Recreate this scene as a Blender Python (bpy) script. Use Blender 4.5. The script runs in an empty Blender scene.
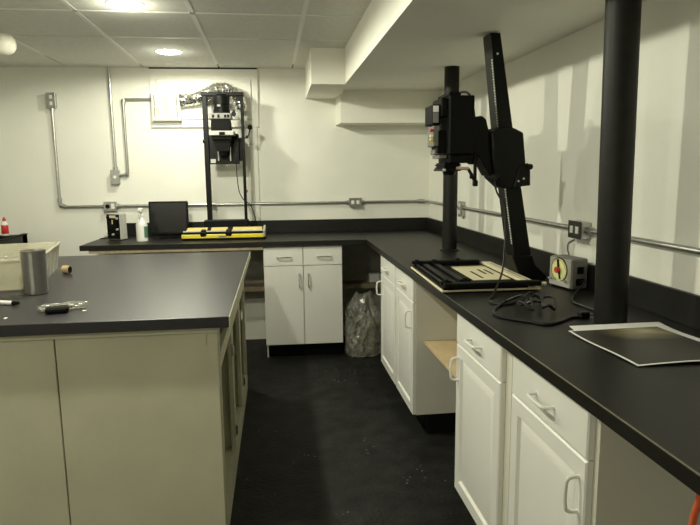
import bpy, bmesh, math, random
from mathutils import Vector, Matrix, Euler
random.seed(7)
SC = bpy.context.scene
COL = SC.collection
PI = math.pi

# ------------------------------------------------------------------ calibration of the place
CAM_H, PITCH, YAW, ROLL, FPX = 1.42568, -0.152955, 0.129727, -0.011256, 594.24
XE, XR = 0.700, 1.349            # front edge of the right-hand worktop / right wall
D0, SL = 5.0606, -0.03193        # back wall: y = D0 + SL*x
ANG = math.atan(SL)
ZT, ZB = 0.914, 0.876            # worktop top / underside
ZC = 2.258                       # suspended ceiling
ZS = 2.018                       # underside of the soffit
def BK(u, off, z=0.0):           # point at u along the back wall, off in front of it
    c, s = math.cos(ANG), math.sin(ANG)
    return Vector((u*c + off*s, D0 + u*s - off*c, z))

# ------------------------------------------------------------------ materials
MATS = {}
def mat(name, col, rough=.5, metal=0, spec=.5, noise=0.0, nscale=8.0, bump=0.0, bscale=60.0, trans=0.0, alpha=1.0, emit=None, estr=0, ior=1.45, coat=0):
    m = bpy.data.materials.new(name); m.use_nodes = True
    nt = m.node_tree; b = nt.nodes['Principled BSDF']
    c4 = (*col, 1)
    b.inputs['Base Color'].default_value = c4
    b.inputs['Roughness'].default_value = rough
    b.inputs['Metallic'].default_value = metal
    b.inputs['Specular IOR Level'].default_value = spec
    b.inputs['Transmission Weight'].default_value = trans
    b.inputs['Alpha'].default_value = alpha
    b.inputs['IOR'].default_value = ior
    b.inputs['Coat Weight'].default_value = coat
    if emit:
        b.inputs['Emission Color'].default_value = (*emit, 1); b.inputs['Emission Strength'].default_value = estr
    tc = nt.nodes.new('ShaderNodeTexCoord')
    if noise > 0:
        n = nt.nodes.new('ShaderNodeTexNoise'); n.inputs['Scale'].default_value = nscale; n.inputs['Detail'].default_value = 5
        nt.links.new(tc.outputs['Object'], n.inputs['Vector'])
        r = nt.nodes.new('ShaderNodeValToRGB')
        r.color_ramp.elements[0].position = .3; r.color_ramp.elements[1].position = .72
        r.color_ramp.elements[0].color = (*[max(0, x*(1-noise)) for x in col], 1)
        r.color_ramp.elements[1].color = (*[min(1, x*(1+noise)) for x in col], 1)
        nt.links.new(n.outputs['Fac'], r.inputs['Fac']); nt.links.new(r.outputs['Color'], b.inputs['Base Color'])
    if bump > 0:
        n2 = nt.nodes.new('ShaderNodeTexNoise'); n2.inputs['Scale'].default_value = bscale; n2.inputs['Detail'].default_value = 4
        nt.links.new(tc.outputs['Object'], n2.inputs['Vector'])
        bp = nt.nodes.new('ShaderNodeBump'); bp.inputs['Strength'].default_value = bump; bp.inputs['Distance'].default_value = .01
        nt.links.new(n2.outputs['Fac'], bp.inputs['Height']); nt.links.new(bp.outputs['Normal'], b.inputs['Normal'])
    MATS[name] = m
    return m

M_WALL   = mat('wall_paint', (.84, .83, .75), .55, noise=.03, nscale=3, bump=.08, bscale=120)
M_SOFFIT = mat('soffit_paint', (.90, .885, .79), .7, noise=.02, nscale=4)
M_TILE   = mat('ceiling_tile', (.76, .75, .69), .95, noise=.05, nscale=40, bump=.25, bscale=220)
M_TBAR   = mat('ceiling_bar', (.84, .83, .78), .5)
M_DARK   = mat('dark_void', (.02, .02, .02), .9)
M_CAB    = mat('cabinet_white', (.80, .79, .73), .35, noise=.015, nscale=3)
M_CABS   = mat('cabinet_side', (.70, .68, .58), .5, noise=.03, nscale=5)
M_ISL    = mat('island_board', (.60, .58, .43), .55, noise=.05, nscale=6, bump=.05, bscale=90)
M_LAM    = mat('black_laminate', (.0065, .0064, .005), .43, noise=.2, nscale=30, bump=.05, bscale=400)
M_LAMI   = mat('grey_black_laminate', (.013, .0115, .0145), .38, spec=.85, noise=.14, nscale=20, bump=.05, bscale=400)
M_SEAM   = mat('laminate_edge', (.20, .185, .13), .4)
M_WOOD   = mat('plywood', (.62, .47, .26), .6, noise=.12, nscale=9)
M_CLEAT  = mat('wood_cleat', (.36, .29, .19), .7, noise=.2, nscale=15)
M_STEEL  = mat('galvanised_steel', (.50, .50, .48), .35, metal=1, noise=.1, nscale=30)
M_BRUSH  = mat('brushed_steel', (.55, .53, .49), .3, metal=1, noise=.08, nscale=60)
M_CHROME = mat('chrome', (.75, .75, .72), .15, metal=1)
M_FOIL   = mat('aluminium_foil', (.86, .86, .84), .16, metal=1, bump=.4, bscale=60)
M_BLACK  = mat('black_metal', (.0045, .0045, .004), .42, spec=.22, noise=.2, nscale=20)
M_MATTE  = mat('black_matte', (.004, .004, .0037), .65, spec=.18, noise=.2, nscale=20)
M_PIPE   = mat('black_pipe_paint', (.008, .008, .0062), .5, spec=.35, noise=.25, nscale=25, bump=.05, bscale=80)
M_RUB    = mat('black_cord', (.004, .004, .004), .42)
M_WPL    = mat('white_plastic', (.82, .81, .76), .35)
M_GREY   = mat('grey_enamel', (.23, .23, .21), .4, noise=.06, nscale=20)
M_LGREY  = mat('light_grey_metal', (.46, .45, .41), .4, noise=.06, nscale=20)
M_YEL    = mat('yellow_enamel', (.80, .66, .05), .4, noise=.05, nscale=15)
M_YEL2   = mat('pale_yellow_enamel', (.72, .58, .18), .5, noise=.06, nscale=15)
M_CREAM  = mat('cream_enamel', (.74, .67, .44), .5, noise=.05, nscale=12)
M_RED    = mat('red_plastic', (.55, .03, .03), .35)
M_ORANGE = mat('orange_cord', (.75, .14, .05), .4)
M_PINK   = mat('pinkish_plastic', (.50, .36, .30), .4)
M_GREEN  = mat('green_label', (.10, .22, .14), .5)
M_BLUE   = mat('blue_cap', (.08, .18, .45), .4)
M_SCREEN = mat('dark_screen', (.008, .008, .008), .25)
M_LENS   = mat('lamp_lens', (.9, .9, .85), .4, emit=(1, .96, .82), estr=30)
M_DIAL   = mat('dial_face', (.72, .74, .34), .5, noise=.05, nscale=30)
M_TUB    = mat('frosted_plastic', (.80, .76, .58), .35, trans=.35, spec=.4, noise=.03, nscale=5, ior=1.25)
M_CORK   = mat('cardboard', (.45, .33, .17), .8, noise=.15, nscale=30)
M_DGREY = mat('dark_cover_grey', (.05, .05, .045), .4)
M_TGREY = mat('timer_grey', (.17, .165, .145), .45, noise=.08, nscale=25)
M_TFACE = mat('timer_face', (.30, .29, .25), .45, noise=.08, nscale=25)
M_PAPER  = mat('white_paper', (.90, .90, .87), .6)

def clear_film(name, tint, density, rough=.12):
    m = bpy.data.materials.new(name); m.use_nodes = True; nt = m.node_tree
    for n in list(nt.nodes): nt.nodes.remove(n)
    out = nt.nodes.new('ShaderNodeOutputMaterial')
    tr = nt.nodes.new('ShaderNodeBsdfTransparent'); gl = nt.nodes.new('ShaderNodeBsdfGlossy'); df = nt.nodes.new('ShaderNodeBsdfDiffuse')
    tr.inputs[0].default_value = (.92, .91, .87, 1); gl.inputs[0].default_value = (1, 1, .96, 1); gl.inputs['Roughness'].default_value = rough
    df.inputs[0].default_value = (*tint, 1)
    tc = nt.nodes.new('ShaderNodeTexCoord'); nz = nt.nodes.new('ShaderNodeTexNoise'); nz.inputs['Scale'].default_value = 14; nz.inputs['Detail'].default_value = 6
    bp = nt.nodes.new('ShaderNodeBump'); bp.inputs['Strength'].default_value = .9; bp.inputs['Distance'].default_value = .02
    nt.links.new(tc.outputs['Object'], nz.inputs['Vector']); nt.links.new(nz.outputs['Fac'], bp.inputs['Height'])
    nt.links.new(bp.outputs['Normal'], gl.inputs['Normal'])
    m1 = nt.nodes.new('ShaderNodeMixShader'); m1.inputs[0].default_value = density
    m2 = nt.nodes.new('ShaderNodeMixShader')
    fr = nt.nodes.new('ShaderNodeFresnel'); fr.inputs['IOR'].default_value = 1.5
    nt.links.new(bp.outputs['Normal'], fr.inputs['Normal'])
    nt.links.new(tr.outputs[0], m1.inputs[1]); nt.links.new(df.outputs[0], m1.inputs[2])
    nt.links.new(fr.outputs[0], m2.inputs[0]); nt.links.new(m1.outputs[0], m2.inputs[1]); nt.links.new(gl.outputs[0], m2.inputs[2])
    nt.links.new(m2.outputs[0], out.inputs[0])
    return m
M_FILM = clear_film('clear_plastic_film', (.88, .87, .80), .12, .10)
M_FILM3 = clear_film('crumpled_filling_film', (.80, .76, .58), .22, .15)
M_TUB = clear_film('frosted_plastic_sheet', (.84, .80, .62), .42, .3)
M_FILM2 = clear_film('clear_packet_film', (.80, .79, .74), .12)

def floor_mat():
    m = bpy.data.materials.new('black_floor_paint'); m.use_nodes = True; nt = m.node_tree; b = nt.nodes['Principled BSDF']
    b.inputs['Roughness'].default_value = .6; b.inputs['Specular IOR Level'].default_value = .3
    tc = nt.nodes.new('ShaderNodeTexCoord')
    n1 = nt.nodes.new('ShaderNodeTexNoise'); n1.inputs['Scale'].default_value = 9; n1.inputs['Detail'].default_value = 7
    r1 = nt.nodes.new('ShaderNodeValToRGB'); r1.color_ramp.elements[0].position = .35; r1.color_ramp.elements[1].position = .75
    r1.color_ramp.elements[0].color = (.0025, .0025, .0022, 1); r1.color_ramp.elements[1].color = (.017, .0168, .0152, 1)
    v = nt.nodes.new('ShaderNodeTexVoronoi'); v.inputs['Scale'].default_value = 26
    lt = nt.nodes.new('ShaderNodeMath'); lt.operation = 'LESS_THAN'; lt.inputs[1].default_value = .13
    n2 = nt.nodes.new('ShaderNodeTexNoise'); n2.inputs['Scale'].default_value = 5
    gt = nt.nodes.new('ShaderNodeMath'); gt.operation = 'GREATER_THAN'; gt.inputs[1].default_value = .60
    mu = nt.nodes.new('ShaderNodeMath'); mu.operation = 'MULTIPLY'
    mx = nt.nodes.new('ShaderNodeMixRGB'); mx.inputs[2].default_value = (.12, .12, .105, 1)
    L = nt.links.new
    for n in (n1, n2, v): L(tc.outputs['Object'], n.inputs['Vector'])
    L(n1.outputs['Fac'], r1.inputs['Fac']); L(v.outputs['Distance'], lt.inputs[0]); L(n2.outputs['Fac'], gt.inputs[0])
    L(lt.outputs[0], mu.inputs[0]); L(gt.outputs[0], mu.inputs[1]); L(mu.outputs[0], mx.inputs[0]); L(r1.outputs['Color'], mx.inputs[1])
    L(mx.outputs[0], b.inputs['Base Color'])
    bp = nt.nodes.new('ShaderNodeBump'); bp.inputs['Strength'].default_value = .28; bp.inputs['Distance'].default_value = .01
    n3 = nt.nodes.new('ShaderNodeTexNoise'); n3.inputs['Scale'].default_value = 60; L(tc.outputs['Object'], n3.inputs['Vector'])
    L(n3.outputs['Fac'], bp.inputs['Height']); L(bp.outputs['Normal'], b.inputs['Normal'])
    return m
M_FLOOR = floor_mat()

def print_mat():
    # a dark photographic print: near-black picture with a pale brownish streak printed on it
    m = bpy.data.materials.new('photo_print_picture'); m.use_nodes = True; nt = m.node_tree; b = nt.nodes['Principled BSDF']
    b.inputs['Roughness'].default_value = .45
    tc = nt.nodes.new('ShaderNodeTexCoord'); mp = nt.nodes.new('ShaderNodeMapping')
    mp.inputs['Scale'].default_value = (1.0, 2.6, 1)
    mp.inputs['Location'].default_value = (-.03, -.70, 0)
    n = nt.nodes.new('ShaderNodeTexNoise'); n.inputs['Scale'].default_value = 9; n.inputs['Detail'].default_value = 6
    g = nt.nodes.new('ShaderNodeTexGradient'); g.gradient_type = 'SPHERICAL'
    mp2 = nt.nodes.new('ShaderNodeMapping'); mp2.inputs['Scale'].default_value = (6, 10, 1); mp2.inputs['Location'].default_value = (-.4, -1.0, 0)
    mu = nt.nodes.new('ShaderNodeMath'); mu.operation = 'MULTIPLY'
    r = nt.nodes.new('ShaderNodeValToRGB')
    r.color_ramp.elements[0].position = .05; r.color_ramp.elements[0].color = (.030, .027, .020, 1)
    r.color_ramp.elements[1].position = .6; r.color_ramp.elements[1].color = (.40, .34, .20, 1)
    L = nt.links.new
    L(tc.outputs['Object'], mp.inputs[0]); L(mp.outputs[0], n.inputs['Vector'])
    L(tc.outputs['Object'], mp2.inputs[0]); L(mp2.outputs[0], g.inputs[0])
    L(g.outputs['Fac'], mu.inputs[0]); L(n.outputs['Fac'], mu.inputs[1]); L(mu.outputs[0], r.inputs[0]); L(r.outputs['Color'], b.inputs['Base Color'])
    return m
M_PRINT = print_mat()

# ------------------------------------------------------------------ mesh helpers
class MB:
    def __init__(s): s.bm = bmesh.new()
    def _merge(s, b, M=None):
        if M is not None: bmesh.ops.transform(b, matrix=M, verts=b.verts)
        me = bpy.data.meshes.new('t'); b.to_mesh(me); b.free(); s.bm.from_mesh(me); bpy.data.meshes.remove(me)
    def box(s, lo, hi, bev=0.0, M=None, seg=1):
        b = bmesh.new(); bmesh.ops.create_cube(b, size=1)
        sz = [hi[i]-lo[i] for i in range(3)]; ce = [(hi[i]+lo[i])/2 for i in range(3)]
        for v in b.verts: v.co = Vector((v.co.x*sz[0]+ce[0], v.co.y*sz[1]+ce[1], v.co.z*sz[2]+ce[2]))
        if bev > 0: bmesh.ops.bevel(b, geom=b.edges[:], offset=min(bev, min(sz)*.45), segments=seg, affect='EDGES', profile=.5)
        s._merge(b, M); return s
    def cyl(s, p0, p1, r0, r1=None, n=24, bev=0.0):
        r1 = r0 if r1 is None else r1
        p0, p1 = Vector(p0), Vector(p1); d = p1-p0
        b = bmesh.new(); bmesh.ops.create_cone(b, cap_ends=True, segments=n, radius1=r0, radius2=r1, depth=d.length)
        if bev > 0:
            es = [e for e in b.edges if abs(e.verts[0].co.z-e.verts[1].co.z) < 1e-6]
            bmesh.ops.bevel(b, geom=es, offset=bev, segments=2, affect='EDGES')
        q = d.to_track_quat('Z', 'Y')
        s._merge(b, Matrix.Translation((p0+p1)/2) @ q.to_matrix().to_4x4()); return s
    def prism(s, poly, lo, hi, axis='z', bev=0.0, M=None):
        b = bmesh.new()
        f = {'z': lambda p, t: (p[0], p[1], t), 'y': lambda p, t: (p[0], t, p[1]), 'x': lambda p, t: (t, p[0], p[1])}[axis]
        v0 = [b.verts.new(f(p, lo)) for p in poly]; v1 = [b.verts.new(f(p, hi)) for p in poly]
        b.faces.new(v0); b.faces.new(v1[::-1]); n = len(poly)
        for i in range(n): b.faces.new((v0[i], v1[i], v1[(i+1) % n], v0[(i+1) % n]))
        bmesh.ops.recalc_face_normals(b, faces=b.faces)
        if bev > 0: bmesh.ops.bevel(b, geom=b.edges[:], offset=bev, segments=1, affect='EDGES')
        s._merge(b, M); return s
    def lathe(s, prof, c=(0, 0, 0), n=32, M=None):
        b = bmesh.new(); rings = []
        for r, z in prof:
            if r < 1e-6: rings.append([b.verts.new((0, 0, z))])
            else: rings.append([b.verts.new((r*math.cos(2*PI*k/n), r*math.sin(2*PI*k/n), z)) for k in range(n)])
        for a, c2 in zip(rings, rings[1:]):
            for k in range(n):
                q = [a[k % len(a)], a[(k+1) % n % len(a)], c2[(k+1) % n % len(c2)], c2[k % len(c2)]]
                u = []
                for v in q:
                    if v not in u: u.append(v)
                if len(u) > 2: b.faces.new(u)
        bmesh.ops.recalc_face_normals(b, faces=b.faces)
        T = Matrix.Translation(c)
        s._merge(b, T if M is None else M @ T); return s
    def tube(s, pts, r, n=10, smooth=0, cap=True):
        P = [Vector(p) for p in pts]
        if smooth:
            Q = []
            E = [P[0]*2-P[1]]+P+[P[-1]*2-P[-2]]
            for i in range(1, len(E)-2):
                for k in range(smooth):
                    t = k/smooth; p0, p1, p2, p3 = E[i-1:i+3]
                    Q.append(.5*((2*p1)+(p2-p0)*t+(2*p0-5*p1+4*p2-p3)*t*t+(3*p1-p0-3*p2+p3)*t**3))
            P = Q+[P[-1]]
        rr = r if hasattr(r, '__len__') else [r]*len(P)
        b = bmesh.new(); rings = []
        T = (P[1]-P[0]).normalized(); up = Vector((0, 0, 1)) if abs(T.z) < .9 else Vector((1, 0, 0))
        N = (up-T*up.dot(T)).normalized()
        for i, p in enumerate(P):
            T = (P[min(i+1, len(P)-1)]-P[max(i-1, 0)]).normalized()
            N = (N-T*N.dot(T)).normalized(); B = T.cross(N)
            rad = rr[min(i, len(rr)-1)]
            rings.append([b.verts.new(p+(N*math.cos(2*PI*k/n)+B*math.sin(2*PI*k/n))*rad) for k in range(n)])
        for a, c in zip(rings, rings[1:]):
            for k in range(n): b.faces.new((a[k], a[(k+1) % n], c[(k+1) % n], c[k]))
        if cap: b.faces.new(rings[0][::-1]); b.faces.new(rings[-1])
        bmesh.ops.recalc_face_normals(b, faces=b.faces)
        s._merge(b); return s
    def loft(s, rings, M=None):        # closed rectangular rings, first and last capped
        b = bmesh.new(); R = [[b.verts.new(p) for p in r] for r in rings]
        b.faces.new(R[0]); b.faces.new(R[-1][::-1]); n = len(R[0])
        for a, c in zip(R, R[1:]):
            for k in range(n): b.faces.new((a[k], c[k], c[(k+1) % n], a[(k+1) % n]))
        bmesh.ops.recalc_face_normals(b, faces=b.faces); s._merge(b, M); return s
    def build(s, name, m, parent=None, smooth=True, ang=35, loc=None, rot=None):
        me = bpy.data.meshes.new(name); s.bm.to_mesh(me); s.bm.free()
        me.materials.append(m)
        if smooth:
            for p in me.polygons: p.use_smooth = True
            me.set_sharp_from_angle(angle=math.radians(ang))
        o = bpy.data.objects.new(name, me); COL.objects.link(o)
        if parent: o.parent = parent
        if loc is not None: o.location = loc
        if rot is not None: o.rotation_euler = rot
        return o

def tag(o, label, cat, group=None):
    o['label'] = label; o['category'] = cat
    if group: o['group'] = group
    return o
def thing(name, label, cat, loc=(0, 0, 0), rz=0.0, group=None):
    o = bpy.data.objects.new(name, None); COL.objects.link(o); o.empty_display_size = .1
    o.location = loc; o.rotation_euler = (0, 0, rz)
    return tag(o, label, cat, group)
def struct(o):
    o['kind'] = 'structure'; return o

# ------------------------------------------------------------------ the room
X0, Y0 = -2.75, -1.7
yb = lambda x: D0+SL*x
struct(MB().prism([(X0-.1, Y0-.1), (XR+.1, Y0-.1), (XR+.1, 5.4), (X0-.1, 5.4)], -.1, 0).build('floor', M_FLOOR, smooth=False))
struct(MB().prism([(X0-.1, yb(X0-.1)), (XR+.1, yb(XR+.1)), (XR+.1, 5.4), (X0-.1, 5.4)], 0, 2.42).build('wall_back', M_WALL, smooth=False))
struct(MB().box((XR, Y0, 0), (XR+.1, yb(XR), 2.42)).build('wall_right', M_WALL, smooth=False))
struct(MB().box((X0-.1, Y0, 0), (X0, yb(X0), 2.42)).build('wall_left', M_WALL, smooth=False))
struct(MB().box((X0-.1, Y0-.1, 0), (XR+.1, Y0, 2.42)).build('wall_front', M_WALL, smooth=False))
# suspended ceiling: real tiles and bars under a dark void
gx = [-.385+.5875*k for k in range(-5, 3)]
gy = [3.985+.61*k for k in range(-10, 1)]+[5.30]
tiles = MB()
for i in range(len(gx)-1):
    for j in range(len(gy)-1):
        ax, bx_ = gx[i], gx[i+1]; ay, by = gy[j], gy[j+1]
        if bx_ <= X0 or ax >= .527: continue
        ax = max(ax, X0+.001)
        tx = min(bx_, .527)
        lim = min(yb(ax), yb(tx))-.002
        if ay >= lim: continue
        by = min(by, lim+.03)
        if ay < Y0: ay = Y0+.001
        if by <= ay: continue
        tiles.box((ax+.006, ay+.007, ZC), (tx-.006 if tx == bx_ else tx, by-(.004 if by == gy[j+1] else 0), ZC+.018))
struct(tiles.build('ceiling', M_TILE, smooth=False))
bars = MB()
for x in gx:
    if X0 < x < .5: bars.box((x-.012, Y0, ZC-.003), (x+.012, yb(x)-.20 if x > -1.2 else yb(x)-.5, ZC+.002))
for k, y in enumerate(gy):
    if Y0 < y < 4.9:
        if abs(y-3.985) < .01:      # this row has slipped up here and there, leaving dark gaps
            bars.box((X0, y-.009, ZC-.002), (-1.60, y+.012, ZC+.002)); bars.box((-.99, y-.009, ZC-.002), (-.05, y+.012, ZC+.002)); bars.box((.33, y-.009, ZC-.002), (.525, y+.012, ZC+.002))
        else: bars.box((X0, y-.011, ZC-.003), (.526, y+.011, ZC+.002))
struct(bars.build('ceiling_grid', M_TBAR, smooth=False))
struct(MB().box((X0, Y0, ZC+.10), (XR, 5.2, ZC+.14)).build('ceiling_void', M_DARK, smooth=False))
# soffit over the right-hand side and the boxed-in ducts by the back wall
struct(MB().prism([(.488, Y0), (.529, 4.216), (.529, 4.22), (XR, 4.22), (XR, Y0)], ZS+.043, ZC+.10).build('soffit', M_SOFFIT, smooth=False))
struct(MB().prism([(.488, Y0), (.5237, 3.445), (XR, 3.445), (XR, Y0)], ZS, ZS+.043).build('soffit_panel', M_SOFFIT, smooth=False))
struct(MB().prism([(.535, 3.4455), (.541, 4.216), (.541, yb(.541)), (XR, yb(XR)), (XR, 3.4455)], ZS+.030, ZS+.042).build('soffit_panel', M_SOFFIT, smooth=False))
struct(MB().prism([(.5237, 3.4455), (.5285, 4.2158), (.5405, 4.2158), (.535, 3.4455)], ZS, ZS+.043).build('soffit_fascia', M_SOFFIT, smooth=False))
struct(MB().prism([(.297, 4.216), (.529, 4.216), (.60, yb(.60)), (.305, yb(.305))], ZS, ZC+.10).build('duct_boxing', M_SOFFIT, smooth=False))
struct(MB().prism([(.560, yb(.560)-.28), (XR, yb(XR)-.28), (XR, yb(XR)), (.552, yb(.552))], 1.80, ZS+.031).build('duct_boxing', M_SOFFIT, smooth=False))
# boarded-over opening high on the back wall
RB = (0, 0, ANG)
struct(MB().box((-.936, -.018, 1.803), (-.083, 0, 2.246)).box((-.94, -.02, 1.790), (-.08, 0, 1.803)).build('trim_1', M_WALL, loc=BK(0, .001), rot=RB, smooth=False))
struct(MB().box((-.885, -.010, 1.85), (-.135, 0, 2.165), bev=.004).build('trim_2', M_WALL, loc=BK(0, .019), rot=RB, smooth=False))
struct(MB().box((-.936, -.016, 2.247), (-.083, 0, ZC+.01)).build('trim_3', M_DARK, loc=BK(0, .001), rot=RB, smooth=False))
struct(MB().box((-.150, -.014, 1.022), (-.098, 0, 1.790)).build('trim_4', M_WALL, loc=BK(0, .001), rot=RB, smooth=False))
# ledge and kick board on the wall under the back worktop
struct(MB().box((-.60, -.004, 0), (1.34, 0, ZB-.002)).build('trim_7', mat('lower_wall_grey', (.34, .33, .29), .8, noise=.12, nscale=12), loc=BK(0, .0005), rot=RB, smooth=False))  # thin grey panel over the lower wall, darker than the wall paint
struct(MB().box((-.60, -.16, .445), (1.28, 0, .485)).build('trim_5', M_CLEAT, loc=BK(0, .005), rot=RB, smooth=False))
struct(MB().box((-.60, -.03, 0), (-.06, 0, .315)).build('trim_6', M_WALL, loc=BK(0, .005), rot=RB, smooth=False))

# ------------------------------------------------------------------ downlights (the lamps of the room, and one added fill)
def downlight(x, y, label, power):
    t = thing('recessed_downlight', label, 'ceiling light', (x, y, ZC), 0, 'recessed downlights in the suspended ceiling')
    MB().lathe([(.083, -.003), (.090, -.004), (.094, -.001), (.094, .002), (.083, .002), (.083, -.003)]).build('trim_ring', M_TBAR, t)
    MB().lathe([(0, -.014), (.04, -.012), (.070, -.007), (.082, -.002), (.082, .003), (0, .003)]).build('lens', M_LENS, t)
    l = bpy.data.lights.new('bulb_light', 'SPOT'); l.energy = power; l.color = LCOL
    l.spot_size = math.radians(179); l.spot_blend = .18; l.shadow_soft_size = .032
    lo = bpy.data.objects.new('bulb_light', l); COL.objects.link(lo); lo.parent = t; lo.location = (0, 0, -.03)
    l = bpy.data.lights.new('bulb_glow', 'POINT'); l.energy = power*.035; l.color = LCOL; l.shadow_soft_size = .032
    lo = bpy.data.objects.new('bulb_glow', l); COL.objects.link(lo); lo.parent = t; lo.location = (0, 0, -.08)
LCOL = (1, 1, .80)
PW = 20.5
downlight(-.69, 3.235, 'round recessed downlight at the top edge of the view, the larger of the two lit', PW*1.12)
downlight(-.675, 4.425, 'round recessed downlight nearest the back wall, the smaller of the two lit', PW*.44)
downlight(-.69, 1.90, 'round recessed downlight over the front edge of the island worktop, above the view', PW*.95)
downlight(-1.95, -.25, 'added fill downlight behind the camera, out of view', PW*.72)  # unseen fill lamp, added to brighten the island front

# ------------------------------------------------------------------ worktops
def line_back(off, x): return D0 - off/math.cos(ANG) + SL*x
pl = BK(-1.36, .648)
wt = thing('worktop', 'L-shaped black laminate worktop with backsplash along the back and right walls', 'worktop', (0, 0, 0))
poly = [BK(-1.36, .002)[:2], pl[:2], (XE, line_back(.648, XE)), (XE, .05), (XR-.001, .05), (XR-.001, line_back(.002, XR))]
MB().prism([tuple(p) for p in poly], ZB, ZT, bev=.002).build('slab', M_LAM, wt, smooth=False)
MB().box((-1.24, -.02, ZT), (1.335, -.002, 1.021), bev=.002).build('backsplash', M_LAM, wt, loc=BK(0, 0), rot=RB, smooth=False)
MB().box((XR-.02, .05, ZT), (XR-.002, line_back(.022, XR), 1.021), bev=.002).build('backsplash', M_LAM, wt, smooth=False)
MB().box((-1.30, -.640, ZB-.022), (-.055, -.615, ZB)).build('apron', M_CLEAT, wt, loc=BK(0, 0), rot=RB, smooth=False)
MB().box((XE-.0012, .05, ZT-.0022), (XE+.0016, 1.78, ZT+.0006)).build('edge_seam', M_SEAM, wt, smooth=False)

# ------------------------------------------------------------------ cabinets
def raised_door(x0, x1, z0, z1, yb_, yf):
    def ring(ins, y): return [(x0+ins, y, z0+ins), (x1-ins, y, z0+ins), (x1-ins, y, z1-ins), (x0+ins, y, z1-ins)]
    return MB().loft([ring(0, yb_), ring(0, yf+.004), ring(.004, yf), ring(.050, yf), ring(.055, yf+.010), ring(.060, yf+.010), ring(.084, yf+.0012), ring(.088, yf+.0005)])
def slab_front(x0, x1, z0, z1, yb_, yf, bev=.004):
    def ring(ins, y): return [(x0+ins, y, z0+ins), (x1-ins, y, z0+ins), (x1-ins, y, z1-ins), (x0+ins, y, z1-ins)]
    return MB().loft([ring(0, yb_), ring(0, yf+bev), ring(bev, yf)])
def handle(parent, p, L, axis, m, out=.030, r=.005):
    # bowed bar pull on the front (local -y)
    x, y, z = p; h = L/2
    d = (1, 0, 0) if axis == 'x' else (0, 0, 1)
    q = lambda t, o: (x+d[0]*t, y-o, z+d[2]*t)
    return MB().tube([q(-h, -.002), q(-h, out*.55), q(-h*.86, out*.92), q(-h*.55, out), q(0, out*1.04), q(h*.55, out), q(h*.86, out*.92), q(h, out*.55), q(h, -.002)], r, n=8, smooth=3).build('handle', m, parent)

ZK = .114
def right_cabinet(yl, yr, label, hside, doorpad=(.012, .012)):
    # local x runs along the front from left to right (world -y), local -y is the front (world -x)
    W = yl-yr
    t = thing('base_cabinet', label, 'cabinet', (.720, yl, 0), -PI/2, 'white raised-panel cabinets under the right worktop')
    f = .020
    MB().box((0, f, ZK), (W, .605, ZB)).build('carcass', M_CABS, t, smooth=False)
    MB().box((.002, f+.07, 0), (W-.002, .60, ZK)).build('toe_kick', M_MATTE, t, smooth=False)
    a, b = doorpad
    dr = slab_front(a, W-b, .742, .870, f-.001, 0).build('drawer', M_CAB, t, ang=20)
    handle(dr, ((a+W-b)/2, 0, .803), .105, 'x', M_WPL)
    do = raised_door(a, W-b, ZK+.002, .737, f-.001, 0).build('door', M_CAB, t, ang=20)
    hx = a+.030 if hside == 'l' else W-b-.030
    handle(do, (hx, 0, .640), .09, 'z', M_WPL, out=.032)
right_cabinet(3.925, 3.435, 'white raised-panel base cabinet farthest along the right run, handle by its left edge', 'l', (.010, .014))
right_cabinet(3.430, 2.985, 'white raised-panel base cabinet just left of the plywood shelf opening', 'r', (.014, .004))
right_cabinet(2.240, 1.727, 'white raised-panel base cabinet just right of the plywood shelf opening', 'l', (.004, .046))
right_cabinet(1.723, 1.215, 'white raised-panel base cabinet nearest the camera, handle by its right edge', 'r', (.042, .020))

t = thing('base_cabinet', 'white flat-front base cabinet with two drawers and two doors under the back worktop', 'cabinet', BK(-.053, .623), ANG)
W = .592
MB().box((0, .019, ZK), (W, .60, ZB)).build('carcass', M_CAB, t, smooth=False)
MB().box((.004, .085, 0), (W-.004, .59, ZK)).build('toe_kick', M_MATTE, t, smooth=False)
MB().box((.004, .060, 0), (.014, .085, ZK)).build('side_foot', M_CABS, t, smooth=False)
for k in range(2):
    a = .001+k*W/2; b = a+W/2-.004
    if k: a += .001
    dr = slab_front(a, b, .727, .866, .018, 0, .002).build('drawer', M_CAB, t, ang=20)
    handle(dr, ((a+b)/2+.006, 0, .793), .105, 'x', M_CHROME, out=.026, r=.0048)
    do = slab_front(a, b, ZK, .722, .018, 0, .002).build('door', M_CAB, t, ang=20)
    handle(do, (b-.030 if k == 0 else a+.034, 0, .615), .105, 'z', M_CHROME, out=.026, r=.0048)

# plywood shelf in the knee space between the right-hand cabinets
s = thing('plywood_shelf', 'bare plywood shelf in the open bay between the white right-hand cabinets', 'shelf', (.785, 2.6125, .51))
MB().box((0, -.370, 0), (.52, .370, .018), bev=.001).build('board', M_WOOD, s, smooth=False)
MB().box((.50, -.370, -.04), (.52, .370, 0)).build('cleat', M_WOOD, s, smooth=False)

# ------------------------------------------------------------------ island
AI = -.009
isl = thing('island_bench', 'low island bench with grey-black worktop and open-fronted shelves on its right side', 'island', (-.165, 2.1238, 0), AI)
IW, IL = 1.62, 1.792
MB().box((-IW, 0, .872), (0, IL, .9134), bev=.0015).build('island_top', M_LAMI, isl, smooth=False)
MB().box((-.0005, .001, .8725), (.0022, IL-.001, .9115)).build('edge_band', M_ISL, isl, smooth=False)
RX = -.046
MB().box((-.6155, .040, 0), (RX-.002, .056, .846), bev=.002).build('front_panel', M_ISL, isl, smooth=False)
MB().box((-IW+.03, .040, 0), (-.6205, .056, .846), bev=.002).build('front_panel', M_ISL, isl, smooth=False)
MB().box((-IW+.03, .030, .846), (RX+.004, .056, .872), bev=.002).build('front_rail', M_ISL, isl, smooth=False)
MB().box((-.105, .036, .800), (-.088, .041, .846)).build('clip', M_ISL, isl, smooth=False)
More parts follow.
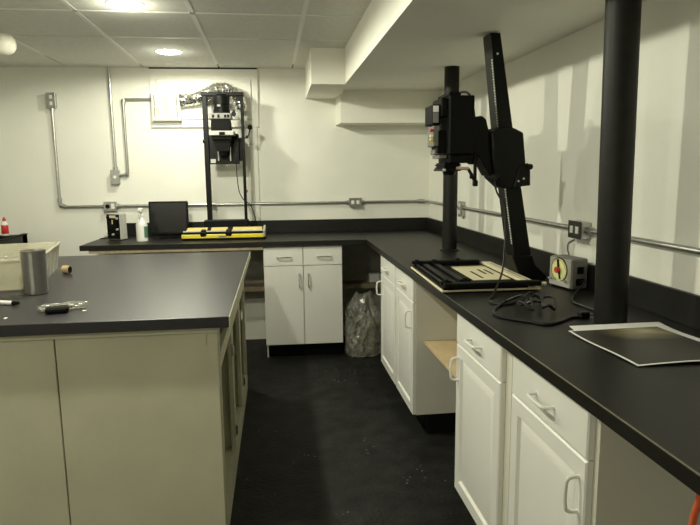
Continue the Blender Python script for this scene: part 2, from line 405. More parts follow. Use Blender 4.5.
MB().box((-IW+.03, .058, 0), (-.60, IL-.05, .870)).build('carcass', M_ISL, isl, smooth=False)
# right-hand side: face frame with open drawer and door bays, shelves inside
fr = MB()
st = [(.056, .100), (.62, .70), (1.16, 1.24), (IL-.10, IL-.05)]
for a, b in st: fr.box((RX-.02, a, 0), (RX, b, .872))
for z0, z1 in ((.842, .872), (.690, .752), (0, .10)):
    for (a, b), (c, d) in zip(st, st[1:]): fr.box((RX-.02, b-.001, z0), (RX, c+.001, z1))
fr.build('face_frame', M_ISL, isl, smooth=False)
MB().box((-.595, IL-.066, 0), (RX-.02, IL-.05, .87)).build('end_panel', M_ISL, isl, smooth=False)
for (a, b) in st[1:3]:
    MB().box((-.595, (a+b)/2-.009, .10), (RX-.021, (a+b)/2+.009, .87)).build('divider', M_ISL, isl, smooth=False)
MB().box((-.595, .058, .085), (RX-.021, IL-.067, .10)).build('shelf', M_ISL, isl, smooth=False)
MB().box((-.595, .058, .40), (RX-.20, .649, .416)).build('shelf', M_ISL, isl, smooth=False)
for y in (.59, 1.27):
    for z in (.20, .60): MB().box((RX-.004, y+.03, z-.03), (RX+.004, y+.05, z+.03)).cyl((RX+.005, y+.04, z-.022), (RX+.005, y+.04, z+.022), .006, n=10).build('hinge', M_CHROME, isl)

# ------------------------------------------------------------------ pipes and columns
def pipe(base, top, r, label, collar=True):
    t = thing('support_column', label, 'column', base)
    d = Vector(top)-Vector(base)
    MB().cyl((0, 0, 0), d, r, n=40).build('shaft', M_PIPE, t)
    if collar: MB().lathe([(r+.0005, 0), (r+.016, 0), (r+.016, .004), (r+.006, .010), (r+.0005, .012)]).build('collar', M_PIPE, t)
pipe((1.106, 1.797, ZT), (1.088, 1.797, ZS+.001), .0515, 'thick round black steel column nearest the camera, standing through the right worktop', False)
pipe((1.122, 3.665, ZT), (1.122, 3.665, ZS+.0305), .0455, 'round black steel column behind the enlarger head, farther along the right worktop')

# ------------------------------------------------------------------ conduits and boxes
CR = .0115
OY = 2.418
def bkp(u, z, off=.016): return BK(u, off, z)
def conduit(pts, label, fittings=(), r=CR):
    t = thing('conduit', label, 'conduit', pts[0])
    o = Vector(pts[0])
    MB().tube([Vector(p)-o for p in pts], r, n=12).build('tube', M_STEEL, t)
    for p, q in fittings:
        MB().cyl(Vector(p)-o, Vector(q)-o, r*1.55, n=14, bev=.002).build('coupling', M_STEEL, t)
    return t
conduit([bkp(-1.699, 1.945), bkp(-1.699, 1.20)], 'vertical galvanised conduit below the high outlet box, leftmost on the back wall', [(bkp(-1.699, 1.235), bkp(-1.699, 1.20)), (bkp(-1.699, 1.945), bkp(-1.699, 1.92))])
conduit([bkp(-1.699, 1.199), bkp(-1.699, 1.175), bkp(-1.692, 1.165), bkp(-1.676, 1.1621), bkp(-1.345, 1.1621)], 'short horizontal conduit with elbow at the far left of the back wall', [(bkp(-1.699, 1.180), bkp(-1.656, 1.1621)), (bkp(-1.37, 1.1621), bkp(-1.345, 1.1621))])
conduit([bkp(-1.255, 1.1621), bkp(.655, 1.1621)], 'long horizontal galvanised conduit across the back wall behind the monitor and yellow easel', [(bkp(-1.255, 1.1621), bkp(-1.225, 1.1621)), (bkp(.63, 1.1621), bkp(.655, 1.1621))])
conduit([bkp(.755, 1.1621), bkp(XR-.05, 1.1621), bkp(XR-.03, 1.1621, .02), bkp(XR-.018, 1.1621, .035), bkp(XR-.016, 1.1621, .06), (XR-.016, 4.10, 1.1621)], 'galvanised conduit turning the room corner on to the right wall', [(bkp(.755, 1.1621), bkp(.785, 1.1621)), (bkp(XR-.10, 1.1621), bkp(XR-.04, 1.1621))])
conduit([(XR-.016, 4.03, 1.1621), (XR-.016, OY+.053, 1.1621)], 'horizontal conduit on the right wall behind the leaning enlarger', [((XR-.016, OY+.083, 1.1621), (XR-.016, OY+.054, 1.1621))])
conduit([(XR-.016, OY-.053, 1.1621), (XR-.016, .2, 1.1621)], 'horizontal conduit on the right wall behind the near black column', [((XR-.016, OY-.054, 1.1621), (XR-.016, OY-.085, 1.1621))])
conduit([bkp(-1.244, ZC), bkp(-1.244, 1.452)], 'vertical conduit dropping from the ceiling to the small grey box left of the vent', [(bkp(-1.244, 1.48), bkp(-1.244, 1.452))])
conduit([bkp(-1.215, 1.413), bkp(-1.165, 1.413), bkp(-1.154, 1.417), bkp(-1.150, 1.43), bkp(-1.150, 1.99), bkp(-1.147, 2.003), bkp(-1.135, 2.008), bkp(-.922, 2.010)], 'Z-shaped conduit running from the small grey box up to the exhaust vent', [(bkp(-1.150, 1.97), bkp(-1.145, 2.012)), (bkp(-1.17, 1.413), bkp(-1.146, 1.420))])

OB = 'metal outlet boxes on the conduits'
def outlet(loc, rz, w, h, d, label, style):
    # local: wall side at y=0, front towards -y
    t = thing('outlet_box', label, 'outlet', loc, rz, OB)
    MB().box((-w/2, -d, -h/2), (w/2, 0, h/2), bev=.004).build('box', M_STEEL, t)
    MB().box((-w/2-.003, -d-.003, -h/2-.003), (w/2+.003, -d+.0005, h/2+.003), bev=.002).build('cover_plate', M_DGREY if style == 'dark' else M_STEEL, t)
    hor = w > h
    if style in ('duplex', 'dark'):
        for sg in (-1, 1):
            c = (sg*w*.22, 0) if hor else (0, sg*h*.22)
            R = min(w, h)*.20
            MB().box((c[0]-R*.9, -d-.006, c[1]-R*1.1), (c[0]+R*.9, -d-.002, c[1]+R*1.1), bev=.006, seg=2).build('receptacle', M_WPL, t)
    elif style == 'dial':
        MB().cyl((-w*.2, -d-.010, 0), (-w*.2, -d-.002, 0), h*.24, n=20).build('receptacle', M_BLACK, t)
        MB().box((w*.08, -d-.006, -h*.28), (w*.36, -d-.002, h*.28), bev=.003).build('receptacle', M_WPL, t)
    else:
        MB().cyl((0, -d-.006, 0), (0, -d-.002, 0), w*.2, n=16).build('switch_knob', M_WPL, t)
    return t
outlet(BK(-1.692, .001, 2.000), ANG, .062, .112, .045, 'tall metal outlet box high at the left end of the back wall', 'duplex')
outlet(BK(-1.30, .001, 1.1621), ANG, .095, .072, .045, 'metal box with a round black socket on the back wall above the timer', 'dial')
outlet(BK(-1.246, .001, 1.398), ANG, .062, .108, .045, 'small metal switch box with a round knob below the ceiling conduit', 'knob')
outlet(BK(.705, .001, 1.1621), ANG, .100, .072, .045, 'metal double outlet box on the back wall just left of the room corner', 'duplex')
outlet((XR-.001, 4.07, 1.152), -PI/2, .062, .105, .030, 'pale outlet box on the right wall behind the far black column', 'duplex')
t = outlet((XR-.001, OY, 1.163), -PI/2, .105, .070, .048, 'metal double outlet box on the right wall just above the dial timer', 'dark')

# ------------------------------------------------------------------ exhaust vent and flexible duct
v = thing('exhaust_vent', 'square white louvred exhaust vent high on the back wall', 'vent', BK(-.808, .0195, 1.948), ANG)
MB().loft([[(-.112, 0, -.112), (.112, 0, -.112), (.112, 0, .112), (-.112, 0, .112)], [(-.112, -.05, -.112), (.112, -.05, -.112), (.112, -.05, .112), (-.112, -.05, .112)],
           [(-.098, -.06, -.098), (.098, -.06, -.098), (.098, -.06, .098), (-.098, -.06, .098)]]).build('housing', M_WPL, v, ang=20)
g = MB()
for k in range(13): g.box((-.078+k*.013-.0035, -.066, -.08), (-.078+k*.013+.0035, -.059, .08))
for z in (-.08, 0, .08): g.box((-.085, -.0665, z-.004), (.085, -.059, z+.004))
MB().box((-.092, -.0615, -.088), (.092, -.0595, .088)).build('grille_back', M_GREY, v, smooth=False)
g.build('grille', M_WPL, v, smooth=False)
d = thing('flexible_duct', 'crinkled silver foil flexible duct between the white vent and the back enlarger', 'duct', BK(-.69, .07, 1.985))
cp = [(-.693, .058, 1.995), (-.60, .065, 2.005), (-.52, .075, 2.025), (-.46, .09, 2.05), (-.40, .105, 2.075), (-.33, .110, 2.075), (-.265, .113, 2.045), (-.225, .115, 1.98), (-.215, .115, 1.90)]
pts = []
E = [Vector(c) for c in cp]
mbp = []
EE = [E[0]*2-E[1]]+E+[E[-1]*2-E[-2]]
for i in range(1, len(EE)-2):
    for k in range(12):
        q = k/12; p0, p1, p2, p3 = EE[i-1:i+3]
        mbp.append(.5*((2*p1)+(p2-p0)*q+(2*p0-5*p1+4*p2-p3)*q*q+(3*p1-p0-3*p2+p3)*q**3))
o = BK(-.69, .07, 1.985)
mbp = [BK(p.x, p.y, p.z)-o for p in mbp]
rad = [.050+(.0045 if k % 2 else -.0045)+random.uniform(-.002, .002) for k in range(len(mbp))]
tubeb = MB().tube(mbp[::2]+[mbp[-1]], rad, n=18)
for vv in tubeb.bm.verts: vv.co += Vector((random.uniform(-1, 1), random.uniform(-1, 1), random.uniform(-1, 1)))*.0045
tubeb.build('foil_tube', M_FOIL, d, smooth=False)
MB().cyl(mbp[0], mbp[1], .056, n=24).build('clamp', M_STEEL, d)

# ------------------------------------------------------------------ enlarger on the back worktop
e = thing('photo_enlarger', 'black photographic enlarger on a tall open frame against the back wall', 'enlarger', BK(-.345, .20, ZT), ANG)
def EB(): return MB()
EB().box((-.29, -.10, 0), (.27, .16, .016), bev=.003).build('baseboard', M_BLACK, e)
EB().box((-.185, -.045, .016), (.165, .045, .135), bev=.006).build('foot', M_BLACK, e)
EB().box((-.160, -.022, .135), (-.122, .022, 1.10), bev=.003).build('post', M_BLACK, e)
EB().box((.134, -.022, .135), (.156, .022, 1.10), bev=.003).build('post', M_BLACK, e)
EB().box((-.166, -.024, 1.10), (.160, .024, 1.128), bev=.003).prism([(-.122, 1.10), (-.085, 1.10), (-.122, 1.05)], -.006, .006, 'y').prism([(.134, 1.10), (.098, 1.10), (.134, 1.05)], -.006, .006, 'y').build('top_bar', M_BLACK, e)
EB().cyl((.160, 0, .35), (.160, 0, .37), .006).build('red_tag', M_RED, e)
EB().box((-.118, -.030, .575), (.112, -.002, .81), bev=.004).box((-.12, .0, .60), (.132, .022, .78)).build('chassis', M_BLACK, e)
lh = EB().lathe([(0, .955), (.064, .955), (.064, .985), (.058, .990), (.058, 1.02), (.062, 1.025), (.062, 1.085), (.050, 1.10), (0, 1.104)], (-.004, -.090, 0)).build('lamp_housing', M_BLACK, e)
hl = EB().box((-.030, -.157, 1.005), (-.005, -.150, 1.020)).build('badge', M_GREY, lh)
fb = EB().box((-.094, -.165, .912), (.072, -.035, .956), bev=.005).build('filter_drawer', M_GREY, e)
for x in (-.062, -.022, .028, .050): EB().box((x-.008, -.168, .922), (x+.008, -.164, .944)).build('button', M_MATTE, fb)
EB().prism([(-.085, .825), (.065, .825), (.058, .912), (-.080, .912)], -.155, -.03, 'y', bev=.003).build('condenser', M_MATTE, e)
nc = EB().box((-.098, -.170, .790), (.088, -.03, .824), bev=.004).build('negative_carrier', M_LGREY, e)
EB().box((-.022, -.176, .794), (.020, -.169, .815)).build('latch', M_MATTE, nc)
EB().box((-.080, -.160, .755), (.070, -.028, .790), bev=.006).build('carrier_stage', M_MATTE, e)
be = EB().prism([(-.072, .755), (.060, .755), (.052, .735), (.058, .725), (.046, .705), (.050, .697), (.034, .672), (-.046, .672), (-.062, .697), (-.058, .705), (-.070, .725), (-.064, .735)], -.145, -.04, 'y').build('bellows', M_MATTE, e)
EB().cyl((-.006, -.09, .672), (-.006, -.09, .640), .032, .028).build('lens', M_BLACK, e)
for x in (-.047, .045): EB().cyl((x, -.05, .60), (x, -.05, .755), .0065, n=12).build('guide_rod', M_CHROME, e)
EB().cyl((.088, -.09, .955), (.088, -.115, .955), .018, n=18, bev=.003).cyl((.06, -.09, .955), (.088, -.09, .955), .006).box((.08, -.11, .935), (.098, -.075, .985), bev=.006).build('focus_knob', M_BLACK, e)
EB().tube([(.15, -.02, .775), (.185, -.04, .785), (.205, -.05, .85)], .005, smooth=3).build('crank_rod', M_BLACK, e)
EB().cyl((.205, -.065, .855), (.205, -.035, .865), .020, .015, n=18, bev=.003).build('crank_knob', M_BLACK, e)
EB().cyl((.178, -.06, .783), (.178, -.03, .783), .012).build('crank_knob', M_BLACK, e)
EB().cyl((-.165, -.03, .752), (-.150, -.03, .752), .014).build('side_knob', M_BLACK, e)
EB().box((-.112, -.034, .585), (-.072, -.030, .615)).build('label_plate', M_LGREY, e)
EB().tube([(.085, -.01, .585), (.088, -.02, .47), (.10, -.025, .36), (.135, -.03, .29), (.185, -.03, .25), (.215, -.02, .16), (.235, .05, .02), (.25, .10, .02)], .0038, smooth=6).build('power_cord', M_RUB, e)

# yellow easel in front of it
y = thing('enlarging_easel', 'yellow-edged paper easel with black blades in front of the back enlarger', 'easel', BK(-.352, .455, ZT), ANG, 'four-bladed paper easels')
MB().box((-.315, -.010, 0), (.315, .145, .016), bev=.002).build('feet', M_MATTE, y)
MB().box((-.318, -.018, .016), (.300, .145, .045), bev=.003).build('base', M_YEL, y)
TILT = Matrix.Translation((0, -.010, .048)) @ Matrix.Rotation(math.radians(12), 4, 'X')
MB().box((-.31, 0, 0), (.298, .15, .010), bev=.002, M=TILT).build('frame', M_MATTE, y)
for a, b in ((-.288, -.135), (-.105, .02), (.06, .285)):
    MB().box((a, .045, .0105), (b, .125, .0135), M=TILT).build('panel', M_YEL2, y)
MB().box((-.31, .012, .011), (.298, .030, .018), bev=.002, M=TILT).build('blade', M_LGREY, y)
for x in (-.155, .035):
    MB().box((x-.024, -.012, -.022), (x+.024, .045, .020), bev=.005, M=TILT).box((x-.016, -.006, .018), (x+.016, .035, .030), bev=.004, M=TILT).build('blade_clamp', M_BLACK, y)
MB().box((.296, -.005, -.03), (.312, .14, .022), bev=.003, M=TILT).build('end_cheek', M_LGREY, y)
MB().box((-.04, -.0195, .022), (.015, -.0175, .034)).build('nameplate', M_GREY, y)

# ------------------------------------------------------------------ monitor, spray bottle, timer on the back worktop
m = thing('monitor', 'small black flat-panel monitor standing on the back worktop', 'monitor', BK(-.806, .225, ZT), ANG)
T = Matrix.Rotation(math.radians(-4), 4, 'X')
MB().box((-.152, -.014, .028), (.152, .022, .290), bev=.006, M=T).build('casing', M_BLACK, m)
MB().box((-.136, -.0155, .046), (.136, -.0135, .276), M=T).build('screen', M_SCREEN, m)
MB().box((-.022, .0, .005), (.022, .028, .10), bev=.004).build('neck', M_BLACK, m)
MB().lathe([(0, 0), (.085, 0), (.085, .006), (.05, .011), (0, .012)], (0, 0, 0), n=36).build('foot', M_BLACK, m)

b = thing('spray_bottle', 'white plastic spray bottle between the dial timer and the monitor', 'bottle', BK(-.968, .43, ZT), ANG)
MB().lathe([(0, 0), (.038, 0), (.042, .004), (.042, .120), (.040, .135), (.030, .155), (.018, .172), (.015, .188), (0, .188)]).build('body', M_WPL, b)
lab = MB()
for k in range(8):
    a0 = math.radians(-55+k*10); a1 = math.radians(-45+k*10)
    lab.prism([(.0422*math.cos(a0), .0422*math.sin(a0)), (.0430*math.cos(a0), .0430*math.sin(a0)), (.0430*math.cos(a1), .0430*math.sin(a1)), (.0422*math.cos(a1), .0422*math.sin(a1))], .03, .115)
lab.build('paper_label', M_GREEN, b)
MB().lathe([(.018, .188), (.018, .205), (.013, .208), (.013, .222), (0, .222)]).build('collar', M_WPL, b)
MB().box((-.014, -.045, .220), (.014, .020, .252), bev=.006).cyl((0, -.060, .240), (0, -.045, .240), .008).build('spray_head', M_WPL, b)
MB().tube([(0, -.034, .222), (0, -.042, .200), (0, -.034, .178)], .005, smooth=3).build('trigger', M_WPL, b)

tb = thing('darkroom_timer', 'boxy dark-faced timer with light grey side at the left end of the back worktop', 'timer', (-1.195, 4.835, ZT), math.radians(-30), 'darkroom timers')
MB().box((-.066, -.048, .004), (.066, .026, .205), bev=.004).build('case', M_LGREY, tb)
fp = MB().box((-.063, -.052, .010), (.063, -.047, .200), bev=.002).build('face_plate', M_MATTE, tb)
MB().cyl((.0, -.058, .120), (.0, -.052, .120), .040, n=32).build('dial', M_BLACK, tb)
MB().box((-.004, -.060, .125), (.004, -.0575, .158)).build('hand', M_CREAM, tb)
MB().box((-.030, -.0545, .172), (.030, -.0515, .192)).build('scale_plate', M_CREAM, tb)
for k, (x, z) in enumerate(((-.04, .05), (0, .045), (.04, .05), (.045, .085), (-.045, .175), (.046, .17))):
    MB().cyl((x, -.064, z), (x, -.051, z), .009, n=14).build('knob', M_LGREY if k % 2 else M_BLACK, tb)
for x in (-.055, .055):
    for yy in (-.035, .015): MB().cyl((x, yy, 0), (x, yy, .005), .008, n=10).build('foot', M_MATTE, tb)
MB().tube([(-.06, .03, .03), (-.10, .035, .01), (-.135, .015, .005), (-.165, -.03, .005)], .004, smooth=5).build('power_cord', M_RUB, tb)

# ------------------------------------------------------------------ enlarger with the leaning column on the right worktop
E0 = Vector((1.17, 2.65, ZT))
e2 = thing('photo_enlarger', 'black photographic enlarger with tall leaning column on the right worktop', 'enlarger', E0)
def W2(p): return Vector(p)-E0
def rings4(zs):
    out = []
    for z, xl, w, y0, y1 in zs:
        out.append([W2((xl, y0, z)), W2((xl+w, y0, z)), W2((xl+w, y1, z)), W2((xl, y1, z))])
    return out
MB().loft(rings4([(2.012, .967, .044, 2.60, 2.695), (1.60, 1.017, .064, 2.60, 2.698), (1.03, 1.106, .080, 2.60, 2.70)])).build('column', M_BLACK, e2, smooth=False)
ru = MB()
ruler_pts = [(z, .967+(2.012-z)*(.050/.412) if z > 1.6 else 1.017+(1.6-z)*(.089/.57)) for z in [1.06+.0118*k for k in range(76)]]
ru.loft([[W2((x-.0012, 2.604, z)), W2((x+.001, 2.604, z)), W2((x+.001, 2.618, z)), W2((x-.0012, 2.618, z))] for z, x in ruler_pts if 1.08 < z < 1.9])
ru.build('scale_strip', M_TGREY, e2, smooth=False)
tk = MB()
for k, (z, x) in enumerate(ruler_pts):
    if 1.08 < z < 1.9: tk.box(W2((x-.0034, 2.6045, z)), W2((x-.0008, 2.6045+(.0125 if k % 4 == 0 else .008), z+.0045)))
tk.build('scale_marks', M_WPL, e2, smooth=False)
MB().cyl(W2((1.000, 2.5985, 1.925)), W2((1.000, 2.601, 1.925)), .005, n=12).build('screw', M_CHROME, e2)
# flared foot bolted to the worktop
MB().prism([(1.092-E0.x, .115), (1.190-E0.x, .115), (1.205-E0.x, .07), (1.262-E0.x, .018), (1.262-E0.x, 0), (1.14-E0.x, 0), (1.125-E0.x, .03)], 2.588-E0.y, 2.712-E0.y, 'y', bev=.003).build('foot', M_BLACK, e2)
for yy in (2.61, 2.69): MB().cyl(W2((1.245, yy, .925)), W2((1.245, yy, .938)), .007, n=6).build('bolt', M_CHROME, e2)
# carriage
cpoly = [(.972, 1.585), (1.014, 1.612), (1.076, 1.606), (1.120, 1.585), (1.136, 1.445), (1.142, 1.352), (1.055, 1.338), (.999, 1.387), (.982, 1.47)]
ca = MB().prism([(p[0]-E0.x, p[1]-E0.z) for p in cpoly], 2.572-E0.y, 2.730-E0.y, 'y', bev=.005).build('carriage', M_BLACK, e2)
pp = [(1.100, 1.435), (1.140, 1.452), (1.152, 1.44), (1.155, 1.352), (1.08, 1.345)]
MB().prism([(p[0]-E0.x, p[1]-E0.z) for p in pp], 2.562-E0.y, 2.574-E0.y, 'y', bev=.002).build('side_plate', M_BLACK, ca)
MB().cyl(W2((1.147, 2.548, 1.435)), W2((1.147, 2.575, 1.435)), .013, n=18, bev=.002).build('clamp_knob', M_BLACK, ca)
for p in ((1.122, 1.383), (1.098, 1.372)): MB().cyl(W2((p[0], 2.558, p[1])), W2((p[0], 2.563, p[1])), .005, n=10).build('screw', M_STEEL, ca)
MB().prism([(p[0]-E0.x, p[1]-E0.z) for p in ((.990, 1.42), (1.035, 1.415), (1.05, 1.395), (1.0, 1.39))], 2.564-E0.y, 2.575-E0.y, 'y').build('catch', M_BLACK, ca)
# link between carriage and head
MB().prism([(p[0]-E0.x, p[1]-E0.z) for p in ((.890, 1.655), (.935, 1.66), (.955, 1.645), (.975, 1.57), (.985, 1.47), (.990, 1.40), (.978, 1.395), (.930, 1.478), (.890, 1.49))], 2.595-E0.y, 2.705-E0.y, 'y', bev=.004).build('link_bracket', M_BLACK, e2)
def W3(p): return Vector(p)-E0+Vector((-.011, 0, 0))
# head
hd = MB().box(W3((.784, 2.545, 1.492)), W3((.894, 2.755, 1.742)), bev=.004).build('lamp_head', M_MATTE, e2)
MB().box(W3((.784, 2.56, 1.742)), W3((.838, 2.74, 1.758)), bev=.004).build('vent_cap', M_MATTE, hd)
MB().box(W3((.755, 2.575, 1.655)), W3((.786, 2.725, 1.735)), bev=.004).box(W3((.745, 2.60, 1.50)), W3((.786, 2.70, 1.60)), bev=.004).build('side_block', M_MATTE, hd)
cb = MB().box(W3((.719, 2.59, 1.622)), W3((.758, 2.72, 1.708)), bev=.004).box(W3((.745, 2.60, 1.64)), W3((.76, 2.70, 1.69))).build('control_box', M_MATTE, hd)
MB().box(W3((.722, 2.5875, 1.676)), W3((.746, 2.5905, 1.702))).build('white_label', M_PAPER, cb)
MB().box(W3((.722, 2.5880, 1.630)), W3((.746, 2.5905, 1.674))).build('grey_label', M_GREY, cb)
fbx = MB().box(W3((.727, 2.60, 1.528)), W3((.758, 2.70, 1.618)), bev=.003).build('filter_block', M_TGREY, hd)
for z, mm in ((1.598, M_RED), (1.574, M_WPL), (1.558, M_YEL)):
    MB().cyl(W3((.720, 2.615, z)), W3((.720, 2.598, z)), .007, n=14).build('filter_knob', mm, fbx)
MB().box(W3((.738, 2.62, 1.492)), W3((.786, 2.69, 1.515)), bev=.003).box(W3((.750, 2.59, 1.475)), W3((.786, 2.70, 1.490)), bev=.002).build('filter_tray', M_TGREY, hd)
MB().box(W3((.790, 2.56, 1.455)), W3((.892, 2.74, 1.493)), bev=.004).build('negative_stage', M_MATTE, e2)
bl = MB()
for k in range(4): bl.box(W3((.770+.004*(k % 2), 2.575+.006*(k % 2), 1.430+.0065*k)), W3((.848-.004*(k % 2), 2.725-.006*(k % 2), 1.4365+.0065*k)), bev=.001)
bl.build('bellows', M_MATTE, e2)
lb = MB().box(W3((.762, 2.58, 1.420)), W3((.850, 2.72, 1.430)), bev=.002).build('lens_board', M_BLACK, e2)
MB().cyl(W3((.815, 2.65, 1.420)), W3((.815, 2.65, 1.402)), .030, .026, n=28).build('lens', M_BLACK, lb)
MB().cyl(W3((.770, 2.585, 1.425)), W3((.770, 2.565, 1.425)), .006, n=12).build('lens_screw', M_LGREY, lb)
MB().cyl(W3((.824, 2.57, 1.432)), W3((.880, 2.565, 1.430)), .0075, n=14, bev=.002).build('focus_grip', M_PINK, e2)
MB().tube([W3((.878, 2.568, 1.428)), W3((.892, 2.56, 1.40)), W3((.905, 2.555, 1.372))], .007, n=10).box(W3((.896, 2.545, 1.352)), W3((.917, 2.566, 1.380)), bev=.004).box(W3((.882, 2.55, 1.385)), W3((.896, 2.566, 1.41)), bev=.003).build('crank_handle', M_BLACK, e2)
MB().box(W3((.905, 2.566, 1.36)), W3((.917, 2.582, 1.50)), bev=.002).cyl(W3((.900, 2.575, 1.47)), W3((.900, 2.61, 1.47)), .022, n=20).build('focus_arm', M_BLACK, e2)
MB().tube([W3((.838, 2.65, 1.752)), W3((.865, 2.62, 1.765)), W3((.888, 2.60, 1.75)), W3((.905, 2.60, 1.70)), W3((.918, 2.61, 1.64)), W3((.93, 2.63, 1.60))], .005, smooth=5).build('lamp_cable', M_RUB, e2)
MB().tube([W2(p) for p in ((1.010, 2.565, 1.400), (.985, 2.55, 1.375), (.985, 2.53, 1.33), (1.002, 2.50, 1.275), (1.006, 2.47, 1.18), (.985, 2.42, 1.08), (.955, 2.365, 1.00), (.915, 2.315, .950), (.868, 2.250, .919), (.842, 2.213, .919), (.828, 2.143, .919), (.870, 2.108, .919), (.915, 2.128, .919))], .0042, smooth=6).build('power_cord', M_RUB, e2)

# ------------------------------------------------------------------ easel on the right worktop
ez = thing('enlarging_easel', 'large black and cream paper easel lying on the right worktop', 'easel', (.916, 2.668, ZT), math.radians(-1.5), 'four-bladed paper easels')
a, c = .216, .316
for x in (-.19, .19):
    for yy in (-.28, .28): MB().cyl((x, yy, 0), (x, yy, .007), .012, n=14).build('foot', M_MATTE, ez)
MB().box((-a, -c, .006), (a, c, .0145), bev=.002).build('base', M_CREAM, ez)
MB().box((-a+.008, -c+.004, .0145), (a-.058, c-.006, .0235), bev=.001).build('bed', M_MATTE, ez)
pn = MB().box((-.030, -.160, .0235), (.140, .195, .0255)).build('paper_panel', M_CREAM, ez)
MB().box((-.028, .205, .0235), (.135, .215, .0262)).build('blade', M_CREAM, ez)
for x0, x1, yy in ((.020, .030, -.03), (.070, .080, .05), (.100, .110, .04)):
    MB().box((x0, yy-.09 if x0 < .05 else yy-.07, .0255), (x1, yy+.09 if x0 < .05 else yy+.06, .0265)).build('slot_mark', M_MATTE, ez)
MB().box((-a+.01, -c-.008, .0236), (a-.004, -c+.034, .043), bev=.003).build('frame_bar', M_MATTE, ez)
MB().box((-a+.015, c-.040, .024), (a-.075, c, .046), bev=.003).build('frame_bar', M_MATTE, ez)
MB().box((-.165, -.30, .026), (-.135, .30, .036), bev=.002).build('blade', M_BLACK, ez)
MB().box((-.105, -.30, .026), (-.078, .30, .036), bev=.002).build('blade', M_BLACK, ez)
MB().cyl((-.19, -.29, .030), (-.19, .29, .030), .006, n=12).build('side_rail', M_BLACK, ez)
for x, yy in ((-.19, -.285), (-.10, -.255), (-.10, .285), (-.19, .29), (.03, .307)):
    MB().cyl((x, yy, .030), (x, yy, .056), .014, .011, n=18, bev=.002).cyl((x-.025, yy, .040), (x+.025, yy, .040), .009, n=12).build('blade_clamp', M_BLACK, ez)
MB().box((a-.056, -c+.036, .0146), (a-.004, c-.002, .032), bev=.003).build('guide_strip', M_CREAM, ez)
MB().box((a-.028, -c+.04, .0321), (a-.022, c-.05, .0335)).build('guide_groove', M_GREY, ez)
MB().cyl((a-.002, -c+.004, .030), (a+.022, -c+.004, .030), .008, n=14, bev=.002).build('end_knob', M_CREAM, ez)

# ------------------------------------------------------------------ dial timer on the right worktop
tm = thing('darkroom_timer', 'grey box timer with round yellow dial and red knob on the right worktop', 'timer', (1.228, 2.39, ZT), -PI/2+math.radians(11), 'darkroom timers')
# local -y faces the room (world -x)
MB().box((-.074, 0, .004), (.074, .082, .134), bev=.005).build('case', M_TGREY, tm)
MB().box((-.070, -.003, .010), (.070, .0005, .130), bev=.002).build('face_plate', M_TFACE, tm)
MB().box((-.068, -.005, .010), (.068, -.0025, .032), bev=.001).build('switch_panel', M_LGREY, tm)
MB().cyl((-.004, -.004, .080), (-.004, -.0025, .080), .053, n=40).build('dial_rim', M_MATTE, tm)
MB().cyl((-.004, -.0055, .080), (-.004, -.0035, .080), .048, n=40).build('dial', M_DIAL, tm)
tkm = MB()
for k in range(30):
    q = 2*PI*k/30; R0 = .040; R1 = .0455
    cx, cz = -.004+(R0+R1)/2*math.sin(q), .080+(R0+R1)/2*math.cos(q)
    tkm.box((-.0006, -.0062, -.003), (.0006, -.0053, .003), M=Matrix.Translation((cx, 0, cz)) @ Matrix.Rotation(q, 4, 'Y'))
tkm.build('dial_marks', M_MATTE, tm, smooth=False)
MB().cyl((-.004, -.022, .080), (-.004, -.005, .080), .014, .012, n=20, bev=.002).build('red_knob', M_RED, tm)
MB().box((-.006, -.009, -.002), (.006, -.0065, .046), M=Matrix.Translation((-.004, 0, .080)) @ Matrix.Rotation(math.radians(-10), 4, 'Y')).box((-.004, -.009, .0), (.004, -.0065, .040), M=Matrix.Translation((-.004, 0, .080)) @ Matrix.Rotation(math.radians(165), 4, 'Y')).build('dial_hand', M_MATTE, tm)
for x in (-.052, .044):
    MB().cyl((x, -.012, .036), (x, -.003, .036), .006, n=12).tube([(x, -.012, .036), (x+.006, -.026, .040)], .003, n=8).build('toggle_switch', M_CHROME, tm)
for x in (-.06, .06):
    for yy in (.015, .08): MB().cyl((x, yy, 0), (x, yy, .005), .008, n=10).build('foot', M_MATTE, tm)
MB().box((.0735, .026, .070), (.0765, .058, .100), bev=.001).build('socket', M_MATTE, tm)
MB().box((.0735, .021, .020), (.0765, .061, .050), bev=.001).build('socket', M_MATTE, tm)
MB().tube([(.076, .040, .035), (.105, .040, .05), (.125, .02, .04), (.16, -.05, .012), (.21, -.10, .006), (.28, -.15, .006), (.36, -.16, .006), (.44, -.17, .006), (.492, -.155, .006)], .0042, smooth=6).build('power_cord', M_RUB, tm)

# tangled cord heap
zc_ = ZT+.005
Bp = [(.93, 2.10), (.89, 2.16), (.835, 2.09), (.787, 2.016), (.772, 1.950), (.798, 1.895), (.847, 1.845), (.888, 1.803), (.945, 1.827), (1.004, 1.872), (1.045, 1.878)]
Tp = [(1.02, 2.12), (.984, 2.15), (.94, 2.105), (.888, 2.03), (.887, 1.983), (.905, 1.95), (.931, 2.022), (.965, 2.11), (1.0, 2.13), (.992, 2.07), (.945, 1.965), (.952, 1.925), (.988, 1.955), (1.03, 2.05), (1.018, 2.10), (.97, 2.031), (.93, 2.00), (.90, 2.05), (.93, 2.10)]
oz = Vector((.95, 2.02, ZT))
hp = []
for k, p in enumerate(Tp): hp.append(Vector((p[0], p[1], zc_+.008+.026*abs(math.sin(k*1.3))))-oz)
for k, p in enumerate(Bp[1:]): hp.append(Vector((p[0], p[1], zc_))-oz)
ct = thing('power_cord', 'tangled black power cord heaped on the right worktop before the dial timer', 'cord', oz)
MB().tube(hp, .0056, smooth=8).build('cable', M_RUB, ct)
MB().box((.088, -.155, .0005), (.125, -.128, .024), bev=.004).build('plug', M_RUB, ct)
